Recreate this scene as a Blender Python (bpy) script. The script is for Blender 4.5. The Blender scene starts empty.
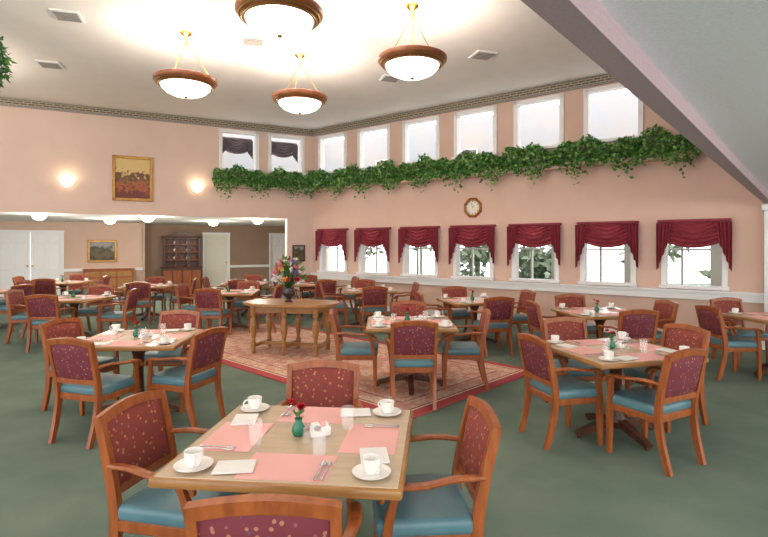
import bpy, bmesh, math, random
from mathutils import Vector, Matrix
random.seed(7)
S=bpy.context.scene
rad=math.radians
# ------------------------------------------------------------------ materials
def lin(c):
    return tuple(((v/255.0)/12.92 if v/255.0<=0.04045 else ((v/255.0+0.055)/1.055)**2.4) for v in c)+(1.0,)
class NT:
    def __init__(s,name):
        s.m=bpy.data.materials.new(name); s.m.use_nodes=True
        s.t=s.m.node_tree; s.b=s.t.nodes['Principled BSDF']
    def n(s,typ,**k):
        x=s.t.nodes.new(typ)
        for a,v in k.items(): setattr(x,a,v)
        return x
    def l(s,a,b): s.t.links.new(a,b)
    def math(s,op,a,b=None):
        x=s.n('ShaderNodeMath',operation=op)
        for i,v in enumerate((a,b)):
            if v is None: continue
            if isinstance(v,(int,float)): x.inputs[i].default_value=v
            else: s.l(v,x.inputs[i])
        return x.outputs[0]
    def mix(s,f,a,b):
        x=s.n('ShaderNodeMix',data_type='RGBA')
        if isinstance(f,(int,float)): x.inputs[0].default_value=f
        else: s.l(f,x.inputs[0])
        for i,v in ((6,a),(7,b)):
            if isinstance(v,tuple): x.inputs[i].default_value=v
            else: s.l(v,x.inputs[i])
        return x.outputs[2]
    def obj(s): return s.n('ShaderNodeTexCoord').outputs['Object']
def mat(name,c,rough=0.5,metal=0.0,c2=None,scale=8,bump=0,bscale=60,emit=0,spec=None,stretch=None):
    k=NT(name); b=k.b
    b.inputs['Roughness'].default_value=rough; b.inputs['Metallic'].default_value=metal
    if spec is not None: b.inputs['Specular IOR Level'].default_value=spec
    b.inputs['Base Color'].default_value=lin(c)
    co=k.obj()
    if stretch:
        mp=k.n('ShaderNodeMapping'); mp.inputs['Scale'].default_value=stretch; k.l(co,mp.inputs[0]); co=mp.outputs[0]
    if c2:
        nz=k.n('ShaderNodeTexNoise'); nz.inputs['Scale'].default_value=scale; nz.inputs['Detail'].default_value=5
        k.l(co,nz.inputs['Vector'])
        r=k.n('ShaderNodeMapRange'); r.inputs[1].default_value=.3; r.inputs[2].default_value=.7
        k.l(nz.outputs['Fac'],r.inputs[0])
        k.l(k.mix(r.outputs[0],lin(c),lin(c2)),b.inputs['Base Color'])
    if bump:
        nz=k.n('ShaderNodeTexNoise'); nz.inputs['Scale'].default_value=bscale
        k.l(co,nz.inputs['Vector'])
        bp=k.n('ShaderNodeBump'); bp.inputs['Strength'].default_value=bump; bp.inputs['Distance'].default_value=.01
        k.l(nz.outputs['Fac'],bp.inputs['Height']); k.l(bp.outputs[0],b.inputs['Normal'])
    if emit:
        b.inputs['Emission Color'].default_value=lin(c); b.inputs['Emission Strength'].default_value=emit
    return k.m
M={}
M['wall']=mat('pink_plaster',(224,198,182),.8,c2=(220,192,176),scale=2,bump=.05,bscale=90)
M['wallr']=mat('rose_plaster',(220,188,170),.8,c2=(216,182,164),scale=2,bump=.05,bscale=90)
M['walla']=mat('alcove_plaster',(212,182,162),.8,c2=(208,176,156),scale=2)
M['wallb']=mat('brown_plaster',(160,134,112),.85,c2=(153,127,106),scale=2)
M['ceil']=mat('ceiling_paint',(244,241,236),.9,c2=(240,237,232),scale=3,bump=.08,bscale=120)
M['ceil2']=mat('low_ceiling_paint',(238,238,242),.9,c2=(228,228,234),scale=60,bump=.15,bscale=150)
M['beam']=mat('mauve_paint',(180,158,162),.85,c2=(170,148,154),scale=80,bump=.15,bscale=150)
M['white']=mat('white_trim',(240,238,236),.45)
M['carpet']=mat('green_carpet',(117,132,118),.95,c2=(98,116,104),scale=1.8,bump=.6,bscale=200,spec=.1)
M['wood']=mat('cherry_wood',(168,92,44),.35,c2=(134,68,30),scale=5,stretch=(6,6,1))
M['wood2']=mat('dark_wood',(92,52,30),.4,c2=(68,36,20),scale=6,stretch=(5,5,1))
M['oak']=mat('oak_wood',(176,128,72),.35,c2=(148,100,52),scale=5,stretch=(1,8,8))
M['lam']=mat('tan_laminate',(206,184,156),.22,c2=(196,172,144),scale=5,stretch=(1,6,1))
M['teal']=mat('teal_vinyl',(92,130,138),.4,c2=(80,118,128),scale=6)
M['mat']=mat('pink_paper',(236,176,170),.6)
M['china']=mat('white_china',(246,243,238),.12)
M['napkin']=mat('white_napkin',(238,236,232),.8)
M['steel']=mat('steel',(200,200,205),.2,1.0)
M['brass']=mat('brass',(190,150,80),.3,1.0)
M['bronze']=mat('bronze_wood',(178,114,76),.35,.1,c2=(146,84,54),scale=9)
M['burg']=mat('burgundy_drape',(156,56,70),.6,c2=(138,46,58),scale=6)
M['dkdrape']=mat('dark_drape',(124,114,116),.8,c2=(104,94,98),scale=6)
M['leafa']=mat('leaf_green',(90,146,66),.5)
M['leafb']=mat('leaf_dark',(56,106,50),.5)
M['leafc']=mat('leaf_light',(150,186,104),.5)
M['hedge']=mat('tree_foliage',(150,160,134),.9,c2=(96,112,90),scale=5)
M['lawn']=mat('pale_paving',(150,150,140),.9,c2=(130,134,122),scale=4)
M['red']=mat('red_petal',(196,24,36),.5)
M['pinkp']=mat('pink_petal',(232,130,148),.5)
M['whitep']=mat('white_petal',(244,236,228),.5)
M['yel']=mat('yellow_petal',(234,190,100),.5)
M['bluep']=mat('blue_petal',(120,120,180),.5)
M['gvase']=mat('green_glaze',(40,120,92),.15)
M['dvase']=mat('dark_vase',(56,40,44),.2)
M['terra']=mat('terracotta',(150,84,56),.7)
M['gold']=mat('gold_frame',(206,160,84),.4,.3,c2=(160,112,50),scale=30)
M['black']=mat('black_ink',(30,26,26),.5)
M['ivoryf']=mat('clock_face',(240,232,214),.5)
M['bowl']=mat('lamp_glass',(255,243,222),.3,emit=4.0)
M['globe']=mat('globe_glass',(255,236,200),.3,emit=3.5)
M['grey']=mat('vent_grey',(150,146,142),.6)
M['doorp']=mat('door_cream',(226,222,204),.5)
M['sun']=mat('sunroom_paint',(236,236,230),.9,c2=(220,222,212),scale=1.4)
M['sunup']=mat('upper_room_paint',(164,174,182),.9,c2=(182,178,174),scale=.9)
k=NT('clear_glass'); k.b.inputs['Base Color'].default_value=(1,1,1,1); k.b.inputs['Alpha'].default_value=.13; k.b.inputs['Roughness'].default_value=.05
M['glass']=k.m
def fabric(name,base,cols,sc):
    k=NT(name); co=k.obj()
    v=k.n('ShaderNodeTexVoronoi'); v.inputs['Scale'].default_value=sc; k.l(co,v.inputs['Vector'])
    f=k.math('LESS_THAN',v.outputs['Distance'],.27)
    r=k.n('ShaderNodeValToRGB'); r.color_ramp.interpolation='CONSTANT'
    e=r.color_ramp.elements; e[0].color=lin(cols[0]); e[1].position=.4; e[1].color=lin(cols[1])
    x=e.new(.7); x.color=lin(cols[2])
    sx=k.n('ShaderNodeSeparateColor'); k.l(v.outputs['Color'],sx.inputs[0]); k.l(sx.outputs[0],r.inputs[0])
    k.l(k.mix(f,lin(base),r.outputs[0]),k.b.inputs['Base Color']); k.b.inputs['Roughness'].default_value=.75
    return k.m
M['fab']=fabric('burgundy_fabric',(112,40,50),((166,112,86),(88,66,92),(146,74,76)),38)
M['fabi']=fabric('rust_fabric',(134,56,46),((184,124,80),(92,62,76),(164,92,70)),38)
# rug
RX,RY=3.05,1.32
k=NT('oriental_rug'); co=k.obj()
sp=k.n('ShaderNodeSeparateXYZ'); k.l(co,sp.inputs[0])
ax=k.math('SUBTRACT',RX,k.math('ABSOLUTE',sp.outputs[0])); ay=k.math('SUBTRACT',RY,k.math('ABSOLUTE',sp.outputs[1]))
mn=k.math('MINIMUM',ax,ay)
r=k.n('ShaderNodeValToRGB'); r.color_ramp.interpolation='CONSTANT'
e=r.color_ramp.elements; e[0].color=lin((168,64,66)); e[1].position=.13; e[1].color=lin((222,196,172))
for p,c in ((.16,(120,86,84)),(.18,(216,186,162)),(.36,(146,74,74)),(.40,(226,204,180)),(.44,(206,170,146))):
    x=e.new(p); x.color=lin(c)
k.l(mn,r.inputs[0])
v=k.n('ShaderNodeTexVoronoi'); v.inputs['Scale'].default_value=8; k.l(co,v.inputs['Vector'])
r2=k.n('ShaderNodeValToRGB'); e=r2.color_ramp.elements; e[0].color=lin((110,66,70)); e[1].position=.6; e[1].color=lin((184,116,104))
x=e.new(.14); x.color=lin((230,208,186)); x=e.new(.24); x.color=lin((150,76,76)); x=e.new(.36); x.color=lin((222,196,170))
k.l(v.outputs['Distance'],r2.inputs[0])
w=k.math('GREATER_THAN',mn,.18)
k.l(k.mix(k.math('MULTIPLY',w,.6),r.outputs[0],r2.outputs[0]),k.b.inputs['Base Color']); k.b.inputs['Roughness'].default_value=.95
M['rug']=k.m
# greek key frieze
k=NT('frieze_pattern'); co=k.obj()
br=k.n('ShaderNodeTexBrick'); br.inputs['Scale'].default_value=1; br.inputs['Brick Width'].default_value=.14; br.inputs['Row Height'].default_value=.05
br.inputs['Mortar Size'].default_value=.009; br.inputs['Color1'].default_value=lin((84,84,74)); br.inputs['Color2'].default_value=lin((104,96,80)); br.inputs['Mortar'].default_value=lin((178,160,136))
mp=k.n('ShaderNodeMapping'); mp.inputs['Rotation'].default_value=(rad(90),0,0); k.l(co,mp.inputs[0]); k.l(mp.outputs[0],br.inputs['Vector'])
k.l(br.outputs[0],k.b.inputs['Base Color']); M['key']=k.m
# paintings
def painting(name,sky,mid,low,sc=5):
    k=NT(name); co=k.obj(); sp=k.n('ShaderNodeSeparateXYZ'); k.l(co,sp.inputs[0])
    nz=k.n('ShaderNodeTexNoise'); nz.inputs['Scale'].default_value=sc; nz.inputs['Detail'].default_value=8; k.l(co,nz.inputs['Vector'])
    h=k.math('ADD',k.math('MULTIPLY',sp.outputs[2],1.0),k.math('MULTIPLY',nz.outputs['Fac'],.9))
    r=k.n('ShaderNodeValToRGB'); e=r.color_ramp.elements
    e[0].position=.1; e[0].color=lin(low); e[1].position=.9; e[1].color=lin(sky)
    x=e.new(.3); x.color=lin(mid); x=e.new(.4); x.color=lin((96,84,46)); x=e.new(.52); x.color=lin(tuple(int(c*.6) for c in mid)); x=e.new(.64); x.color=lin(sky)
    k.l(h,r.inputs[0]); k.l(r.outputs[0],k.b.inputs['Base Color']); return k.m
M['art1']=painting('autumn_canvas',(216,186,122),(176,96,50),(112,50,38),12)
M['art2']=painting('landscape_canvas',(150,150,140),(96,84,52),(60,50,40))
# ------------------------------------------------------------------ builder
class B:
    def __init__(s): s.v=[]; s.f=[]; s.fm=[]; s.m=[]
    def mi(s,m):
        if m not in s.m: s.m.append(m)
        return s.m.index(m)
    def add(s,vf,m,T=None):
        vs,fs=vf; o=len(s.v); i=s.mi(m)
        for p in vs:
            p=Vector(p)
            if T is not None: p=T@p
            s.v.append(p[:])
        for f in fs: s.f.append([o+j for j in f]); s.fm.append(i)
    def mesh(s,name,ang=40):
        me=bpy.data.meshes.new(name); me.from_pydata(s.v,[],s.f)
        for m in s.m: me.materials.append(M[m])
        me.polygons.foreach_set('material_index',s.fm)
        me.polygons.foreach_set('use_smooth',[True]*len(s.f)); me.update()
        me.set_sharp_from_angle(angle=rad(ang)); return me
    def obj(s,name,loc=(0,0,0),rz=0,ang=40):
        return put(name,s.mesh(name,ang),loc,rz)
def put(name,me,loc,rz=0,parent=None):
    o=bpy.data.objects.new(name,me); S.collection.objects.link(o); o.location=loc; o.rotation_euler=(0,0,rz)
    if parent: o.parent=parent
    return o
def box(c,s):
    x,y,z=c; a,b,d=s[0]/2,s[1]/2,s[2]/2
    vs=[(x+i*a,y+j*b,z+q*d) for i in(-1,1) for j in(-1,1) for q in(-1,1)]
    return vs,[(0,1,3,2),(4,6,7,5),(0,4,5,1),(2,3,7,6),(0,2,6,4),(1,5,7,3)]
def rbox(c,s,r,seg=2):
    bm=bmesh.new(); bmesh.ops.create_cube(bm,size=1)
    for v in bm.verts: v.co=Vector((v.co.x*s[0],v.co.y*s[1],v.co.z*s[2]))
    bmesh.ops.bevel(bm,geom=bm.edges[:],offset=r,segments=seg,affect='EDGES',profile=.5)
    bm.verts.index_update()
    vs=[(v.co+Vector(c))[:] for v in bm.verts]; fs=[[v.index for v in f.verts] for f in bm.faces]; bm.free(); return vs,fs
def lathe(pr,n=24,c=(0,0,0),sx=1,sy=1):
    vs=[];fs=[]
    for r,z in pr:
        for i in range(n):
            a=2*math.pi*i/n; vs.append((c[0]+r*math.cos(a)*sx,c[1]+r*math.sin(a)*sy,c[2]+z))
    for j in range(len(pr)-1):
        for i in range(n):
            a=j*n+i; b=j*n+(i+1)%n; fs.append((a,b,b+n,a+n))
    return vs,fs
def sweep(pts,sec,side=(1,0,0),n=8,sq=False):
    pts=[Vector(p) for p in pts]; vs=[];fs=[]
    if not isinstance(sec,list): sec=[sec]*len(pts)
    if sq: prof=[(-.5,-.5),(.5,-.5),(.5,.5),(-.5,.5)]; n=4
    else: prof=[(.5*math.cos(2*math.pi*i/n),.5*math.sin(2*math.pi*i/n)) for i in range(n)]
    for i,p in enumerate(pts):
        t=(pts[min(i+1,len(pts)-1)]-pts[max(i-1,0)]).normalized()
        a=Vector(side); a=(a-t*a.dot(t)).normalized(); b=t.cross(a)
        for q in prof: vs.append((p+a*q[0]*sec[i][0]+b*q[1]*sec[i][1])[:])
    for j in range(len(pts)-1):
        for i in range(n):
            a=j*n+i; b=j*n+(i+1)%n; fs.append((a,b,b+n,a+n))
    fs.append(tuple(range(n-1,-1,-1))); fs.append(tuple(range((len(pts)-1)*n,len(pts)*n)))
    return vs,fs
def cyl(p,q,r,n=8,r2=None):
    r2=r if r2 is None else r2
    d=(Vector(q)-Vector(p)).normalized(); sd=(1,0,0) if abs(d.x)<.9 else (0,1,0)
    return sweep([p,q],[(2*r,2*r),(2*r2,2*r2)],sd,n)
def smooth_path(pts,k=4):
    P=[Vector(p) for p in pts]; out=[]
    for i in range(len(P)-1):
        p0=P[max(i-1,0)];p1=P[i];p2=P[i+1];p3=P[min(i+2,len(P)-1)]
        for j in range(k):
            t=j/k
            out.append(.5*((2*p1)+(p2-p0)*t+(2*p0-5*p1+4*p2-p3)*t*t+(3*p1-p0-3*p2+p3)*t**3))
    out.append(P[-1]); return out
def grid(fn,nu,nv):
    vs=[fn(i/nu,j/nv) for j in range(nv+1) for i in range(nu+1)]
    fs=[(j*(nu+1)+i,j*(nu+1)+i+1,(j+1)*(nu+1)+i+1,(j+1)*(nu+1)+i) for j in range(nv) for i in range(nu)]
    return vs,fs
def leaf(p,d,up,L,W):
    d=Vector(d).normalized(); s=d.cross(Vector(up)); s=s.normalized() if s.length>1e-3 else Vector((1,0,0)); n=s.cross(d)
    p=Vector(p)
    vs=[p,p+d*L*.35+s*W*.5+n*L*.1,p+d*L,p+d*L*.35-s*W*.5+n*L*.1,p+d*L*.5]
    return [q[:] for q in vs],[(0,1,2,4),(0,4,2,3)]
def rnd(a,b): return random.uniform(a,b)
def rv():
    v=Vector((rnd(-1,1),rnd(-1,1),rnd(-1,1)))
    return v.normalized() if v.length>.01 else Vector((0,0,1))
def prism(poly,z0,z1):
    n=len(poly); vs=[(x,y,z0) for x,y in poly]+[(x,y,z1) for x,y in poly]
    fs=[tuple(range(n-1,-1,-1)),tuple(range(n,2*n))]+[(i,(i+1)%n,(i+1)%n+n,i+n) for i in range(n)]
    return vs,fs
# ------------------------------------------------------------------ room frames
AR=math.atan2(-.6019,.7986); AL=math.atan2(.447,.894)
def WR(u,off,z): return Vector((-2+.7986*u+.6019*off,14.4-.6019*u+.7986*off,z))   # off + = outside
def WL(v,off,z): return Vector((-2-.894*v-.447*off,14.4-.447*v+.894*off,z))
def WA(d,off,z): return Vector((-11.6+.894*d-.447*off,15.5+.447*d+.894*off,z))
H=4.88
def holewall(name,mt,x0,x1,z0,z1,holes,loc,rz,th=.2):
    xs=sorted({x0,x1}|{h[0] for h in holes}|{h[1] for h in holes}); zs=sorted({z0,z1}|{h[2] for h in holes}|{h[3] for h in holes})
    def solid(i,j):
        if i<0 or j<0 or i>=len(xs)-1 or j>=len(zs)-1: return False
        cx=(xs[i]+xs[i+1])/2; cz=(zs[j]+zs[j+1])/2
        return not any(h[0]<cx<h[1] and h[2]<cz<h[3] for h in holes)
    b=B()
    for i in range(len(xs)-1):
        for j in range(len(zs)-1):
            if not solid(i,j): continue
            a,c,e,g=xs[i],xs[i+1],zs[j],zs[j+1]
            vs=[(a,0,e),(c,0,e),(c,0,g),(a,0,g),(a,th,e),(c,th,e),(c,th,g),(a,th,g)]
            fs=[(0,1,2,3),(5,4,7,6)]
            if not solid(i-1,j): fs.append((0,3,7,4))
            if not solid(i+1,j): fs.append((1,5,6,2))
            if not solid(i,j-1): fs.append((0,4,5,1))
            if not solid(i,j+1): fs.append((3,2,6,7))
            b.add((vs,fs),mt)
    return b.obj(name,loc,rz,20)
b=B(); b.add(box((-2,9,-.05),(32,26,.1)),'carpet'); b.obj('floor')
b=B(); b.add(prism([(-2,14.4),(-14.4,8.2),(-14.4,-2.5),(9.4,-2.5),(9.4,5.8)],H,H+.1),'ceil'); b.obj('ceiling')
b=B(); b.add(prism([(-2.1,14.5),(-14.4,8.4),(-16,14.0),(-2.3,21.1)],2.38,2.48),'ceil'); b.obj('ceiling_alcove')
# right wall
UC=[.75+1.43*i for i in range(6)]; LC=[.78+1.405*i for i in range(7)]
holes=[(c-.48,c+.48,3.62,4.63) for c in UC]+[(c-.45,c+.45,.92,2.0) for c in LC]
holewall('wall_right','wallr',0,14.2,0,H,holes,WR(0,0,0),AR)
lw=[(-2.5,-1.56,3.62,4.63),(-1.22,-.3,3.62,4.63)]
holewall('wall_left','wall',-13.9,0,2.38,H,lw,WL(0,0,0),AL)
holewall('wall_left_lower','wall',-.74,0,0,2.38,[],WL(0,0,0),AL,.2)
holewall('wall_alcove','walla',-4.5,3.9,0,2.38,[(-.1,1.57,0,2.05)],WA(0,0,0),AL)
b=B(); b.add(box((3.9,.35,1.19),(.1,.7,2.38)),'walla'); b.obj('wall_alcove_return',WA(0,0,0),AL)
holewall('wall_alcove_recess','wallb',3.9,10.6,0,2.38,[(5.95,6.8,0,2.05),(8.4,9.1,0,2.05)],WA(0,.7,0),AL)
b=B(); b.add(prism([(-2.15,14.6),(-2.0,14.6),(-2.25,21),(-2.4,21)],0,2.38),'walla'); b.obj('wall_alcove_side')
b=B(); b.add(prism([(-14.4,8.3),(-14.2,8.3),(-14.2,2),(-14.4,2)],0,H),'wall'); b.obj('wall_side')
def bl(Y,dx=0): return (.361+.84*(Y-1.358)+dx,Y)
b=B(); b.add(prism([bl(-2.5),bl(-2.5,.13),bl(8.22,.13),bl(8.22)],2.3,H),'beam'); b.obj('beam')
b=B(); b.add(prism([bl(-2.5,.12),(9.4,-2.5),(9.4,5.8),(6.2,8.3)],2.385,2.5),'ceil2'); b.obj('ceiling_low')
# trims
b=B(); b.add(box((7.1,-.03,.78),(14.2,.08,.13)),'white'); b.add(box((7.1,-.05,.86),(14.2,.14,.035)),'white'); b.obj('trim_1',WR(0,0,0),AR)
b=B(); b.add(box((7.1,-.012,.06),(14.2,.03,.12)),'white'); b.obj('baseboard_right',WR(0,0,0),AR)
b=B(); b.add(box((5.0,-.02,H-.08),(10.1,.05,.15)),'key'); b.add(box((5.0,-.03,H-.165),(10.1,.06,.02)),'grey'); b.obj('trim_2',WR(0,0,0),AR)
b=B(); b.add(box((-6.9,-.02,H-.08),(13.8,.05,.15)),'key'); b.add(box((-6.9,-.03,H-.165),(13.8,.06,.02)),'grey'); b.obj('trim_3',WL(0,0,0),AL)
b=B(); b.add(box((-6.9,-.015,2.42),(13.8,.03,.08)),'wall'); b.obj('trim_4',WL(0,0,0),AL)
b=B(); b.add(box((2.74,-.02,.85),(2.3,.05,.09)),'white'); b.obj('trim_5',WA(0,0,0),AL)
b=B(); b.add(box((7.6,-.02,.85),(1.55,.05,.09)),'white'); b.obj('trim_6',WA(0,.7,0),AL)
b=B(); b.add(box((2.74,-.01,.06),(2.3,.03,.12)),'white'); b.obj('baseboard_alcove',WA(0,0,0),AL)
b=B(); b.add(rbox((0,0,1.15),(.22,.2,2.3),.01),'white'); b.add(rbox((0,0,.1),(.28,.26,.2),.01),'white'); b.add(rbox((0,0,2.24),(.28,.26,.1),.01),'white')
b.obj('pilaster',WR(10.3,-.14,0),AR)
# doors
def door(name,w,h,loc,rz,mt='white',double=False):
    b=B(); t=.07
    for sx in (-1,1): b.add(box((sx*(w/2+t/2-.01),-.02,h/2),(t,.08,h)),'white')
    b.add(box((0,-.02,h+t/2-.01),(w+2*t,.08,t)),'white')
    leaves=[(-w/4,w/2),(w/4,w/2)] if double else [(0,w)]
    for cx,lw_ in leaves:
        b.add(rbox((cx,.04,h/2),(lw_-.01,.04,h-.01),.004,1),mt)
        for px in (-1,1):
            for (z,hh) in ((.45,.6),(1.25,.75),(1.82,.22)):
                b.add(rbox((cx+px*lw_*.23,.018,z),(lw_*.34,.02,hh),.008,1),mt)
        b.add(lathe([(0,-.03),(.03,-.02),(.03,.02),(0,.03)],10,(cx+lw_*.42*(1 if cx<=0 else -1),-.01,1.0)),'brass')
    b.obj(name,loc,rz)
door('door_1',1.67,2.05,WA(.735,0,0),AL,'white',True)
door('door_2',.85,2.05,WA(6.375,.7,0),AL,'doorp')
door('door_3',.7,2.05,WA(8.75,.7,0),AL,'white')
# windows
def window(i,w,z0,z1,loc,rz,vm=1,hm=1):
    b=B(); h=z1-z0; t=.055; zc=(z0+z1)/2
    for sx in(-1,1): b.add(box((sx*(w/2-t/2+.03),.06,zc),(t+.03,.18,h+.08)),'white')
    b.add(box((0,.06,z1),(w+.1,.18,t+.02)),'white'); b.add(box((0,.03,z0),(w+.14,.26,t)),'white')
    for k_ in range(1,vm+1): b.add(box((-w/2+w*k_/(vm+1),.1,zc),(.028,.04,h)),'white')
    for k_ in range(1,hm+1): b.add(box((0,.1,z0+h*k_/(hm+1)),(w,.04,.028)),'white')
    return b.obj('window_%d'%i,loc,rz,20)
n=1
for c in UC: window(n,.96,3.62,4.63,WR(c,0,0),AR,0,0); n+=1
for c in LC: window(n,.90,.92,2.0,WR(c,0,0),AR,0,0); n+=1
for h in lw: window(n,h[1]-h[0],3.62,4.63,WL(-(h[0]+h[1])/2,0,0),AL,0,0); n+=1
# sunroom beyond the lower windows: outer wall with its own openings, trees and paving outside
sh=[(-2.0+1.7*i,-.95+1.7*i,.75,2.25) for i in range(12)]
holewall('wall_sunroom','sun',-3,19,0,2.93,sh,WR(0,2.6,0),AR,.12)
b=B()
for h in sh:
    c=(h[0]+h[1])/2
    b.add(box((c,.05,1.5),(.05,.05,1.5)),'white'); b.add(box((c,.05,1.55),(1.05,.05,.04)),'white')
b.obj('sunroom_window_frames',WR(0,2.6,0),AR)
b=B(); b.add(box((8,6.5,-.12),(30,8,.1)),'lawn'); b.obj('paving_ground',WR(0,0,0),AR)
b=B()
for i in range(30):
    cx=-5+rnd(0,27); cz=rnd(.7,2.6); cy=7+rnd(-.8,.8); R_=rnd(.5,1.1)
    b.add(cyl((cx,cy,-.1),(cx,cy,cz),.05,6),'hedge')
    for q in range(150):
        d=rv()*rnd(.3,1)*R_; b.add(leaf((cx+d.x,cy+d.y,max(.1,cz+d.z)),rv(),rv(),.32,.22),'hedge')
b.obj('garden_trees',WR(0,0,0),AR,180)
b=B(); b.add(box((6,2.0,4.0),(18,.1,2.0)),'sunup'); b.obj('wall_upper_corridor',WR(0,0,0),AR)
b=B(); b.add(box((-4,2.0,4.0),(10,.1,2.4)),'sunup'); b.obj('wall_upper_landing',WL(0,0,0),AL)
b=B(); b.add(box((6,1.2,2.98),(16,2.0,.1)),'ceil'); b.obj('floor_upper_corridor',WR(0,0,0),AR)
def framed(name,w,h,loc,rz,art,fr='gold',t=.06):
    b=B(); 
    for sx in(-1,1): b.add(rbox((sx*(w/2-t/2),-.025,0),(t,.05,h),.01,1),fr)
    for sz in(-1,1): b.add(rbox((0,-.025,sz*(h/2-t/2)),(w,.05,t),.01,1),fr)
    b.add(box((0,-.012,0),(w-t,.02,h-t)),art); b.obj(name,loc,rz)
framed('autumn_painting',.88,1.08,WL(4.55,-.003,3.25),AL,'art1','gold',.07)
framed('landscape_painting',.84,.72,WA(2.7,-.003,1.45),AL,'art2','gold',.07)
framed('small_picture',.36,.46,WL(.42,-.003,1.42),AL,'art2','wood2',.04)
for i,c in enumerate((1.0,3.9,6.6)): framed('corridor_picture',.5,.4,WR(c,1.93,4.0),AR,'art2','white',.04)
# valances
def valance(mt='burg',W=1.1,drop=.31,tail=.84):
    b=B(); hw=W/2
    b.add(rbox((0,-.04,.03),(W,.1,.05),.012,1),mt)
    def sw(u,v):
        x=(u*2-1)*hw*.86; q=abs(u*2-1)
        L=drop+.13*(1-q*q)
        z=-v*L; f=v*5.5+ .9*q*q*(1-v*.3)
        y=-.07-.028*math.sin(f*2*math.pi)-.05*math.sin(v*math.pi*.8)*(1-q*q)
        return (x,y,z)
    b.add(grid(sw,28,34),mt)
    def sw2(u,v):
        x=(u*2-1)*hw*.5; q=abs(u*2-1); L=drop*.62+.1*(1-q*q)
        f=v*3.6+.8*q*q
        return (x,-.115-.022*math.sin(f*2*math.pi)-.03*(1-q*q)*v,-v*L)
    b.add(grid(sw2,20,22),mt)
    for sd in(-1,1):
        def tl(u,v):
            x=sd*(hw*.6+u*hw*.42); L=(drop+.08)+(tail-drop-.08)*(math.floor(u*3.999)+.6*(u*3.999%1))/3.6
            L=min(L,tail)
            xx=sd*hw*.99-(sd*hw*.99-x)*(1-.25*v)
            return (xx,-.10-.03*math.sin(u*4*2*math.pi+1),-v*L)
        b.add(grid(tl,26,10),mt)
    return b.mesh('valance',60)
vm=valance()
for c in LC: put('swag_valance',vm,WR(c,0,2.04),AR)
vd=valance('dkdrape',.86,.26,.5)
for h in lw: put('dark_valance',vd,WL(-(h[0]+h[1])/2,.5,4.5),AL)
# clock (octagonal)
b=B(); T=Matrix.Rotation(rad(90),4,'X')@Matrix.Rotation(rad(22.5),4,'Z')
b.add(lathe([(.0,0),(.23,0),(.235,.02),(.2,.045),(.17,.035),(.165,.02)],8),'wood',T)
T2=Matrix.Rotation(rad(90),4,'X'); b.add(lathe([(.168,.018),(0,.022)],32),'ivoryf',T2); b.add(lathe([(.168,.02),(.18,.045),(.168,.046),(.155,.03)],32),'brass',T2)
for i in range(12):
    a=i*math.pi/6; b.add(box((.135*math.sin(a),-.026,.135*math.cos(a)),(.012,.004,.022)),'black')
b.add(cyl((0,-.03,0),(.05,-.03,.05),.005,6),'black'); b.add(cyl((0,-.03,0),(-.03,-.03,.11),.004,6),'black')
b.obj('wall_clock',WR(4.99,-.005,2.48),AR,30)
# sconces
for v in (5.9,3.08):
    b=B(); b.add(lathe([(.02,-.1),(.1,-.04),(.15,.05),(.16,.06),(.14,.055),(.09,-.02),(.02,-.07)],20,(0,-.08,0),1,.6),'globe'); b.add(box((0,-.01,-.02),(.08,.03,.14)),'brass')
    b.obj('wall_sconce',WL(v,0,3.07),AL)
    l=bpy.data.lights.new('sconce_bulb','POINT'); l.energy=2.5; l.color=(1,.84,.64); l.shadow_soft_size=.06
    o=put('sconce_bulb',l,WL(v,-.16,3.18))
# flush lights under soffit, plus added unseen ones under the low ceiling
def flush(x,y,z,e):
    b=B(); b.add(lathe([(.17,0),(.17,-.02)],24),'brass'); b.add(lathe([(.16,-.02),(.15,-.07),(.1,-.13),(.0,-.155)],24),'globe'); b.obj('flush_ceiling_light',(x,y,z))
    l=bpy.data.lights.new('flush_bulb','POINT'); l.energy=e; l.color=(1,.93,.84); l.shadow_soft_size=.14
    put('flush_bulb',l,(x,y,z-.28))
for (x,y) in ((-8.05,11.95),(-5.97,12.95),(-3.5,14.2),(-7.6,14.2),(-5.2,15.6)): flush(x,y,2.38,50)
for (x,y) in ((3.4,1.6),(6.6,4.0),(1.6,-.8),(5.2,-.6)): flush(x,y,2.385,46)  # unseen lamps, added to brighten the low ceiling and the floor below
# pendants
pb=B()
pb.add(lathe([(.365,.0),(.35,-.05),(.29,-.11),(.19,-.155),(.08,-.175),(0,-.18)],40),'bowl')
pb.add(lathe([(.35,.0),(.37,-.022),(.40,-.005),(.41,.01),(.44,.02),(.465,.05),(.465,.085),(.44,.10),(.41,.085),(.38,.05),(.35,.03),(.35,.0)],40),'bronze')
pb.add(lathe([(.385,-.018),(.395,-.022),(.405,-.012)],40),'brass')
pb.add(lathe([(.42,.008),(.43,.005),(.438,.016)],40),'brass')
pb.add(lathe([(0,-.2),(.02,-.2),(.03,-.18),(0,-.17)],12),'brass')
for i in range(3):
    a=i*2*math.pi/3+.5; p=(.42*math.cos(a),.42*math.sin(a),.09)
    pb.add(cyl(p,(.03*math.cos(a),.03*math.sin(a),.62),.007,6),'brass')
pb.add(cyl((0,0,.6),(0,0,.78),.018,8),'brass'); pb.add(lathe([(.0,.72),(.05,.74),(.09,.78),(.09,.8),(0,.8)],20),'brass')
pm=pb.mesh('pendant')
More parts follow.
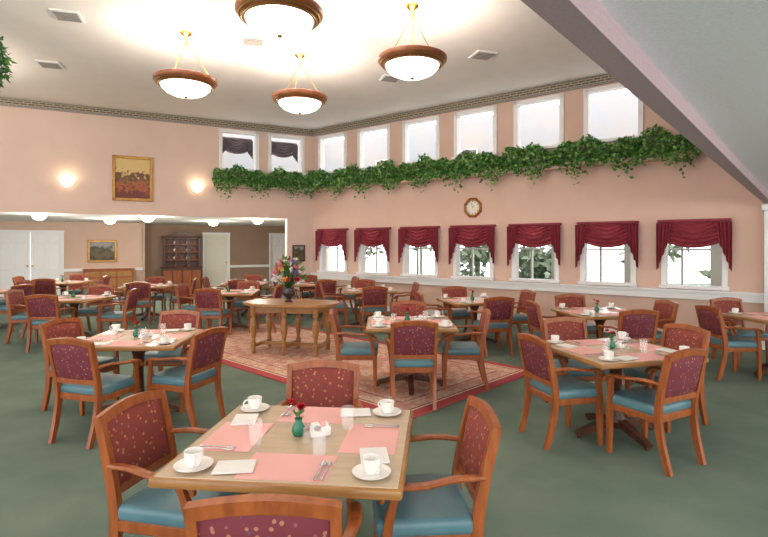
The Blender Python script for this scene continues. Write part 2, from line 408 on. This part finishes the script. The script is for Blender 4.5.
for (x,y) in ((-1.12,5.5),(-3.01,7.78),(-1.43,8.7),(.38,6.9),(-3.3,4.2),(-6.6,5.6),(-7.6,8.4),(-2.2,1.6)):  # second half of the list: out-of-view pendants added to brighten the room
    put('pendant_bowl_light',pm,(x,y,H-.8))
    l=bpy.data.lights.new('pendant_bulb','POINT'); l.energy=68; l.color=(1,.95,.88); l.shadow_soft_size=.15
    put('pendant_bulb',l,(x,y,H-.69))
# vents
for (x,y) in ((-4.45,7.2),(-5.97,9.15),(-2.07,8.1),(1.68,8.7),(.13,9.9)):
    b=B(); b.add(box((0,0,-.01),(.36,.36,.02)),'white')
    for i in range(5): b.add(box((0,-.12+.06*i,-.024),(.3,.03,.012)),'grey')
    b.obj('ceiling_vent',(x,y,H),.3)
# ivy
def ivy(name,x0,x1,place,rz,cnt):
    b=B()
    for i in range(cnt):
        x=rnd(x0,x1); wob=.05*math.sin(x*5.3)+.04*math.sin(x*11.7+1)
        r_=random.random()
        if r_<.78:
            a=rnd(0,2*math.pi); q=rnd(.6,1); y=-.15+.17*q*math.cos(a); z=3.45+wob*.6+(.19+wob)*q*math.sin(a)
        else:
            y=-.26+rnd(-.05,.05); z=3.28-abs(random.gauss(0,.10))*(1+.6*math.sin(x*7.1))
        y=min(y,-.08)
        d=Vector((rnd(-1,1),rnd(-1,-.05),rnd(-1,.5)))
        s_=rnd(.05,.09)
        b.add(leaf((x,y,z),d,rv(),s_,s_*.8),random.choice(('leafa','leafa','leafb','leafc')))
    b.obj(name,place,rz,180)
ivy('ivy_garland',.02,9.35,WR(0,0,0),AR,14000)
ivy('ivy_garland',-2.7,-.02,WL(0,0,0),AL,4000)
b=B(); b.add(box((4.6,-.12,3.2),(9.2,.24,.1)),'wallr'); b.obj('plant_shelf',WR(0,0,0),AR)
b=B(); b.add(box((-1.35,-.12,3.2),(2.7,.24,.1)),'wall'); b.obj('plant_shelf',WL(0,0,0),AL)
# rug
b=B(); b.add(rbox((0,0,.007),(2*RX,2*RY,.014),.004,1),'rug')
fx,fy=.2,4.78; ca=(.69,.724); cb=(-.724,.69)
b.obj('area_rug',(fx+ca[0]*RY+cb[0]*RX,fy+ca[1]*RY+cb[1]*RX,0),math.atan2(cb[1],cb[0]))
# ------------------------------------------------------------------ chair
b=B(); SC=Matrix.Diagonal((.93,.93,.95,1))
_a=b.add
b.add=lambda vf,m,T=None:_a(vf,m,SC)
b.add(rbox((0,.015,.455),(.50,.47,.085),.032,3),'teal')
b.add(rbox((0,0,.395),(.49,.45,.06),.008,1),'wood')
for s in(-1,1):
    b.add(sweep([(s*.235,.215,0),(s*.235,.21,.36),(s*.25,.19,.5),(s*.272,.17,.6),(s*.278,.15,.655)],[(.034,.034),(.046,.046),(.042,.042),(.034,.034),(.034,.04)],sq=True),'wood')
    rp=smooth_path([(s*.215,-.31,0),(s*.222,-.25,.22),(s*.228,-.225,.42),(s*.232,-.25,.62),(s*.236,-.315,.9)],3)
    b.add(sweep(rp,[(.036,.04+.014*math.sin(math.pi*i/(len(rp)-1))) for i in range(len(rp))],sq=True),'wood')
    ap=smooth_path([(s*.238,-.255,.675),(s*.262,-.12,.685),(s*.283,.03,.668),(s*.282,.15,.665),(s*.278,.215,.635),(s*.276,.225,.60)],3)
    b.add(sweep(ap,[(.036+.02*math.sin(math.pi*i/(len(ap)-1)),.03) for i in range(len(ap))],n=8),'wood')
cr=[(x,-.315-.012*math.cos(x/.24*math.pi/2),.885+.028*math.cos(x/.24*math.pi/2)) for x in [-.25+.05*i for i in range(11)]]
b.add(sweep(cr,(.036,.05),side=(0,1,.2),sq=True),'wood')
b.add(sweep([(-.23,-.243,.545),(.23,-.243,.545)],(.03,.045),side=(0,1,0),sq=True),'wood')
def pad(sg):
    def f(u,v):
        x=(u*2-1)*.222; z=.565+v*(.30+.022*math.cos(x/.24*math.pi/2)); yb=-.238-.077*((z-.55)/.35)-.01*math.cos(x/.24*math.pi/2)
        p=(1-(2*u-1)**6)*(1-(2*v-1)**6)
        return (x,yb+sg*(.008+.022*p),z)
    return f
b.add(grid(pad(1),10,8),'fabi'); b.add(grid(pad(-1),10,8),'fab')
chair_me=b.mesh('dining_chair',35)
def chair(x,y,face):
    put('dining_chair',chair_me,(x,y,CH0),math.atan2(-math.cos(face),math.sin(face)))
# table
b=B(); b.add(rbox((0,0,.717),(1.0,.95,.04),.012,2),'oak'); b.add(rbox((0,0,.7375),(.965,.915,.006),.002,1),'lam')
b.add(box((0,0,.68),(.5,.5,.035)),'wood2')
b.add(lathe([(.05,.06),(.085,.12),(.055,.2),(.045,.4),(.055,.58),(.1,.665)],20),'wood2')
for i in range(4):
    T=Matrix.Rotation(i*math.pi/2,4,'Z')
    b.add(sweep([(0,.02,.12),(0,.2,.085),(0,.36,.045),(0,.39,.03)],[(.07,.07),(.06,.06),(.055,.045),(.055,.04)],sq=True),'wood2',T)
    b.add(lathe([(.0,0),(.02,0),(.02,.03),(0,.03)],10,(0,.37,0)),'wood2',T)
table_me=b.mesh('dining_table')
# tableware meshes
b=B(); b.add(lathe([(0,.004),(.045,.004),(.076,.014),(.078,.018),(.05,.012),(0,.01)],24),'china')
b.add(lathe([(.0,.012),(.026,.012),(.028,.018),(.037,.042),(.039,.072),(.036,.072),(.033,.042),(.02,.022),(0,.02)],24),'china')
hp=[(.037+.025*math.sin(a),0,.044+.019*math.cos(a)) for a in [math.pi*i/8 for i in range(9)]]
b.add(sweep(hp,(.008,.008),side=(0,1,0),n=6),'china'); cup_me=b.mesh('coffee_cup')
b=B(); b.add(box((0,0,.001),(.36,.25,.002)),'mat'); mat_me=b.mesh('place_mat')
b=B(); b.add(rbox((0,0,.004),(.16,.12,.008),.003,1),'napkin'); nap_me=b.mesh('napkin')
b=B(); b.add(lathe([(0,.002),(.028,.002),(.033,.11),(.031,.11),(.026,.01),(0,.01)],20),'glass'); gl_me=b.mesh('water_glass')
b=B()
for j in range(2):
    ox=j*.025
    b.add(sweep([(ox,-.08,.003),(ox,.03,.005),(ox,.05,.004)],[(.011,.003),(.006,.003),(.006,.003)],n=6),'steel')
    b.add(sweep([(ox,.045,.004),(ox,.06,.003),(ox,.08,.003),(ox,.095,.005)],[(.006,.003),(.024,.003),(.022,.003),(.006,.003)],n=8),'steel')
cut_me=b.mesh('cutlery')
def petalball(b,c,r,m,n=14):
    for i in range(n):
        d=rv(); 
        if d.z<-.3: d.z=-d.z
        b.add(leaf(Vector(c)-d*r*.2,d,rv(),r*1.25,r*1.1),m)
b=B(); b.add(lathe([(0,0),(.024,0),(.034,.02),(.028,.045),(.015,.068),(.019,.082),(.014,.08),(0,.06)],18),'gvase')
b.add(cyl((0,0,.07),(.01,0,.13),.003,6),'leafb'); petalball(b,(.01,0,.135),.026,'red',30)
b.add(cyl((0,0,.07),(-.025,.01,.12),.003,6),'leafb'); petalball(b,(-.035,.01,.155),.02,'red',18)
for i in range(9):
    a=rnd(0,6.28); b.add(leaf((0,0,.08+.04*random.random()),(math.cos(a),math.sin(a),.4),(0,0,1),.045,.03),'leafa')
bud_me=b.mesh('bud_vase',180)
b=B(); b.add(rbox((0,0,.022),(.1,.06,.044),.008,2),'china'); b.add(rbox((0,0,.045),(.08,.035,.03),.004,1),'napkin'); b.add(rbox((.012,0,.05),(.03,.037,.03),.003,1),'mat')
sug_me=b.mesh('sugar_caddy')
b=B(); b.add(lathe([(0,0),(.018,0),(.02,.04),(.014,.055)],14),'glass'); b.add(lathe([(.015,.052),(.016,.066),(0,.075)],14),'steel'); shk_me=b.mesh('salt_shaker')
CH0=0.0
def onrug(x,y):
    dx,dy=x-fx,y-fy; a=dx*ca[0]+dy*ca[1]; c=dx*cb[0]+dy*cb[1]
    return 0.015 if (-.3<a<2*RY+.3 and -.3<c<2*RX+.3) else 0.0
def table(x,y,rot,chairs,detail=1):
    global CH0
    z0=onrug(x,y); R=rad(rot); put('dining_table',table_me,(x,y,z0),R)
    def L(lx,ly): return (x+lx*math.cos(R)-ly*math.sin(R),y+lx*math.sin(R)+ly*math.cos(R))
    for (a,d,ex) in chairs:
        A=rad(a); cx,cy=x+d*math.cos(A),y+d*math.sin(A); CH0=onrug(cx,cy)
        chair(cx,cy,A+math.pi+rad(ex))
    zt=z0+.7406
    for k_ in range(4):
        T=R+k_*math.pi/2; g=k_*math.pi/2
        mx,my=.32*math.sin(g)+.02*math.cos(g),-.32*math.cos(g)+.02*math.sin(g)
        put('place_mat',mat_me,(*L(mx,my),zt+.0004*k_),T)
        px,py=.37*math.cos(g)+.36*math.sin(g),.37*math.sin(g)-.36*math.cos(g)
        put('coffee_cup',cup_me,(*L(px,py),zt),T+rnd(-1,1))
        if detail>=2:
            nx,ny=-.19*math.cos(g)+.36*math.sin(g),-.19*math.sin(g)-.36*math.cos(g)
            put('napkin',nap_me,(*L(nx,ny),zt+.004),T+.2)
            gx,gy=.12*math.cos(g)+.19*math.sin(g),.12*math.sin(g)-.19*math.cos(g)
            if k_ in (1,3,0): put('water_glass',gl_me,(*L(gx,gy),zt+.003),0)
            ux,uy=.16*math.cos(g)+.36*math.sin(g),.16*math.sin(g)-.36*math.cos(g)
            put('cutlery',cut_me,(*L(ux,uy),zt+.004),T)
    put('bud_vase',bud_me,(*L(-.03,.02),zt+.002),0)
    if detail>=2:
        put('sugar_caddy',sug_me,(*L(.07,.03),zt+.002),R+.5); put('salt_shaker',shk_me,(*L(.03,-.06),zt+.002)); put('salt_shaker',shk_me,(*L(.08,-.05),zt+.002))
F4=lambda d=.68,j=0:[(-90+j,d,0),(180+j,d,0),(j,d,0),(90+j,d,0)]
table(-.38,2.42,-6,[(-89,.57,0),(172,.60,-4),(0,.56,4),(92,.66,-3)],3)
table(-2.42,5.05,4,[(-97,.58,-10),(165,.66,0),(-26,.62,8),(88,.66,0)],3)
table(2.03,4.48,14,[(190,.50,4),(-84,.48,22),(28,.66,-8),(98,.64,0)],3)
table(.3,5.95,0,[(-90,.60,0),(180,.60,0),(2,.60,-6),(88,.62,0)],2)
table(2.95,7.0,4,F4(.66,4),1)
table(5.05,6.45,5,[(180,.68,0),(95,.7,0),(-88,.7,0)],1)
table(1.5,8.5,15,F4(.68,12),1)
table(-.3,10.4,10,F4(.68,8),1)
table(-1.6,12.1,0,F4(.68,20),1)
table(-3.3,12.3,0,F4(.68,5),1)
table(-2.95,9.8,5,F4(.68,-6),1)
table(-5.3,11.5,8,F4(.7,14),1)
table(-5.35,8.85,0,F4(.70,5),1)
table(-7.9,12.6,0,F4(.7,10),1)
table(-7.95,10.1,0,F4(.7,-12),1)
# ------------------------------------------------------------------ console table with flowers
b=B()
def outl(r_,z): 
    return [(1.5/2*math.copysign(abs(math.cos(a))**.75,math.cos(a))*r_,.86/2*math.copysign(abs(math.sin(a))**.75,math.sin(a))*r_) for a in [2*math.pi*i/48 for i in range(48)]]
b.add(prism(outl(.985,0),.725,.735),'oak'); b.add(prism(outl(1,0),.735,.758),'oak'); b.add(prism(outl(.985,0),.758,.765),'oak')
for sy in(-1,1): b.add(box((0,sy*.26,.675),(1.0,.025,.1)),'oak')
for sx in(-1,1): b.add(box((sx*.5,0,.675),(.025,.52,.1)),'oak')
leg=[(.0,0),(.025,0),(.036,.03),(.028,.06),(.034,.09),(.044,.14),(.024,.2),(.034,.26),(.054,.40),(.046,.5),(.024,.56),(.042,.58),(.042,.72)]
for sx in(-1,0,1):
    for sy in(-1,1):
        b.add(lathe(leg,14,(sx*.5,sy*.26,0)),'oak')
for sx in(-1,0,1): b.add(rbox((sx*.5,0,.12),(.06,.52,.055),.008,1),'oak')
b.add(rbox((0,0,.12),(1.0,.07,.05),.008,1),'oak')
b.obj('console_table',(-1.42,7.85,.015),rad(-14))
b=B(); b.add(lathe([(0,0),(.06,0),(.065,.01),(.03,.03),(.05,.06),(.095,.12),(.1,.16),(.07,.2),(.085,.22),(.07,.215),(0,.19)],24),'dvase')
for i in range(120):
    d=rv(); d.z=abs(d.z)*1.15-.15; c=Vector((0,0,.36))+Vector((d.x*.23,d.y*.23,d.z*.31))*rnd(.8,1)
    b.add(cyl((0,0,.2),c[:],.003,4),'leafb')
    if i%4: petalball(b,c,rnd(.045,.065),random.choice(('pinkp','pinkp','whitep','yel','whitep','bluep','whitep','red')),16)
    else:
        for q in range(3): b.add(leaf(c,d+rv()*.6,rv(),.10,.045),random.choice(('leafa','leafb')))
b.obj('flower_arrangement',(-1.46,7.85,.7805),0,180)
# credenza
b=B(); b.add(rbox((0,0,.47),(1.4,.45,.76),.01,1),'wood'); b.add(rbox((0,0,.87),(1.48,.5,.04),.01,2),'wood'); b.add(box((0,0,.05),(1.36,.42,.1)),'wood2')
for i in range(3):
    b.add(rbox((-.45+.45*i,-.23,.72),(.41,.03,.17),.008,1),'oak'); b.add(rbox((-.45+.45*i,-.23,.36),(.41,.03,.46),.008,1),'oak')
    for z in (.72,.42): b.add(lathe([(0,-.015),(.018,0),(0,.015)],8,(-.45+.45*i,-.255,z)),'brass')
b.obj('credenza',WA(2.9,-.3,0),AL)
# china cabinet
b=B(); b.add(rbox((0,0,.42),(1.3,.48,.84),.01,1),'wood2'); b.add(rbox((0,-.01,.86),(1.36,.52,.04),.01,1),'wood2')
b.add(box((0,.17,1.4),(1.2,.04,1.05)),'wood2')
for s in(-1,1): b.add(box((s*.59,.03,1.4),(.04,.32,1.05)),'wood2'); 
for z in(1.12,1.4,1.66): b.add(box((0,.03,z),(1.16,.28,.025)),'wood')
for x in(-.57,-.2,.2,.57): b.add(box((x,-.13,1.4),(.06,.03,1.05)),'wood2')
b.add(box((0,-.13,1.9),(1.2,.03,.08)),'wood2'); b.add(rbox((0,0,1.94),(1.34,.46,.06),.015,2),'wood2')
b.add(prism([(-.6,-.02),(.6,-.02),(.35,.06),(0,.2),(-.35,.06)],0,.04),'wood2',Matrix.Translation((0,-.16,1.97))@Matrix.Rotation(rad(90),4,'X'))
for i in range(4): b.add(rbox((-.47+.313*i,-.25,.42),(.28,.02,.68),.008,1),'wood'); b.add(lathe([(0,-.012),(.014,0),(0,.012)],8,(-.36+.313*i,-.265,.45)),'brass')
for z in(1.135,1.415,1.675):
    for i in range(5): b.add(lathe([(.0,-.01),(.06,0),(.058,.008),(0,0)],16),'ivoryf' if i%2 else 'terra',Matrix.Translation((-.42+.21*i,.12,z+.06))@Matrix.Rotation(rad(80),4,'X'))
b.obj('china_cabinet',WA(5.15,.4,0),AL)
# ficus tree by the left wall
b=B(); b.add(lathe([(0,0),(.2,0),(.27,.4),(.29,.42),(.27,.44),(.24,.4),(0,.38)],24),'terra')
b.add(sweep(smooth_path([(0,0,.38),(.04,.02,1.3),(-.03,0,2.4),(.02,.03,3.9)],4),(.07,.07)),'wood2')
for i in range(14):
    d=rv(); b.add(cyl((0,0,rnd(2.9,3.7)),(d.x*.7,d.y*.7,3.95+d.z*.4),.012,5),'wood2')
for i in range(2600):
    d=rv()*rnd(.4,1)**.5; p=(d.x*.78,d.y*.78,4.16+d.z*.48)
    b.add(leaf(p,(rnd(-1,1),rnd(-1,1),rnd(-1,.2)),rv(),.11,.05),random.choice(('leafa','leafb','leafb')))
b.obj('potted_ficus_tree',(-5.75,6.6,0),0,180)
# ------------------------------------------------------------------ light, camera
w=bpy.data.worlds.new('World'); S.world=w; w.use_nodes=True
bg=w.node_tree.nodes['Background']; bg.inputs[0].default_value=(.98,.98,1,1); bg.inputs[1].default_value=3.4
cam=bpy.data.cameras.new('Camera'); co=bpy.data.objects.new('Camera',cam); S.collection.objects.link(co)
co.location=(0,0,1.65); co.rotation_euler=(rad(90),0,0); cam.sensor_width=36; cam.lens=24; cam.shift_y=-23.5/768; cam.clip_start=.05
S.camera=co
S.view_settings.view_transform='Standard'
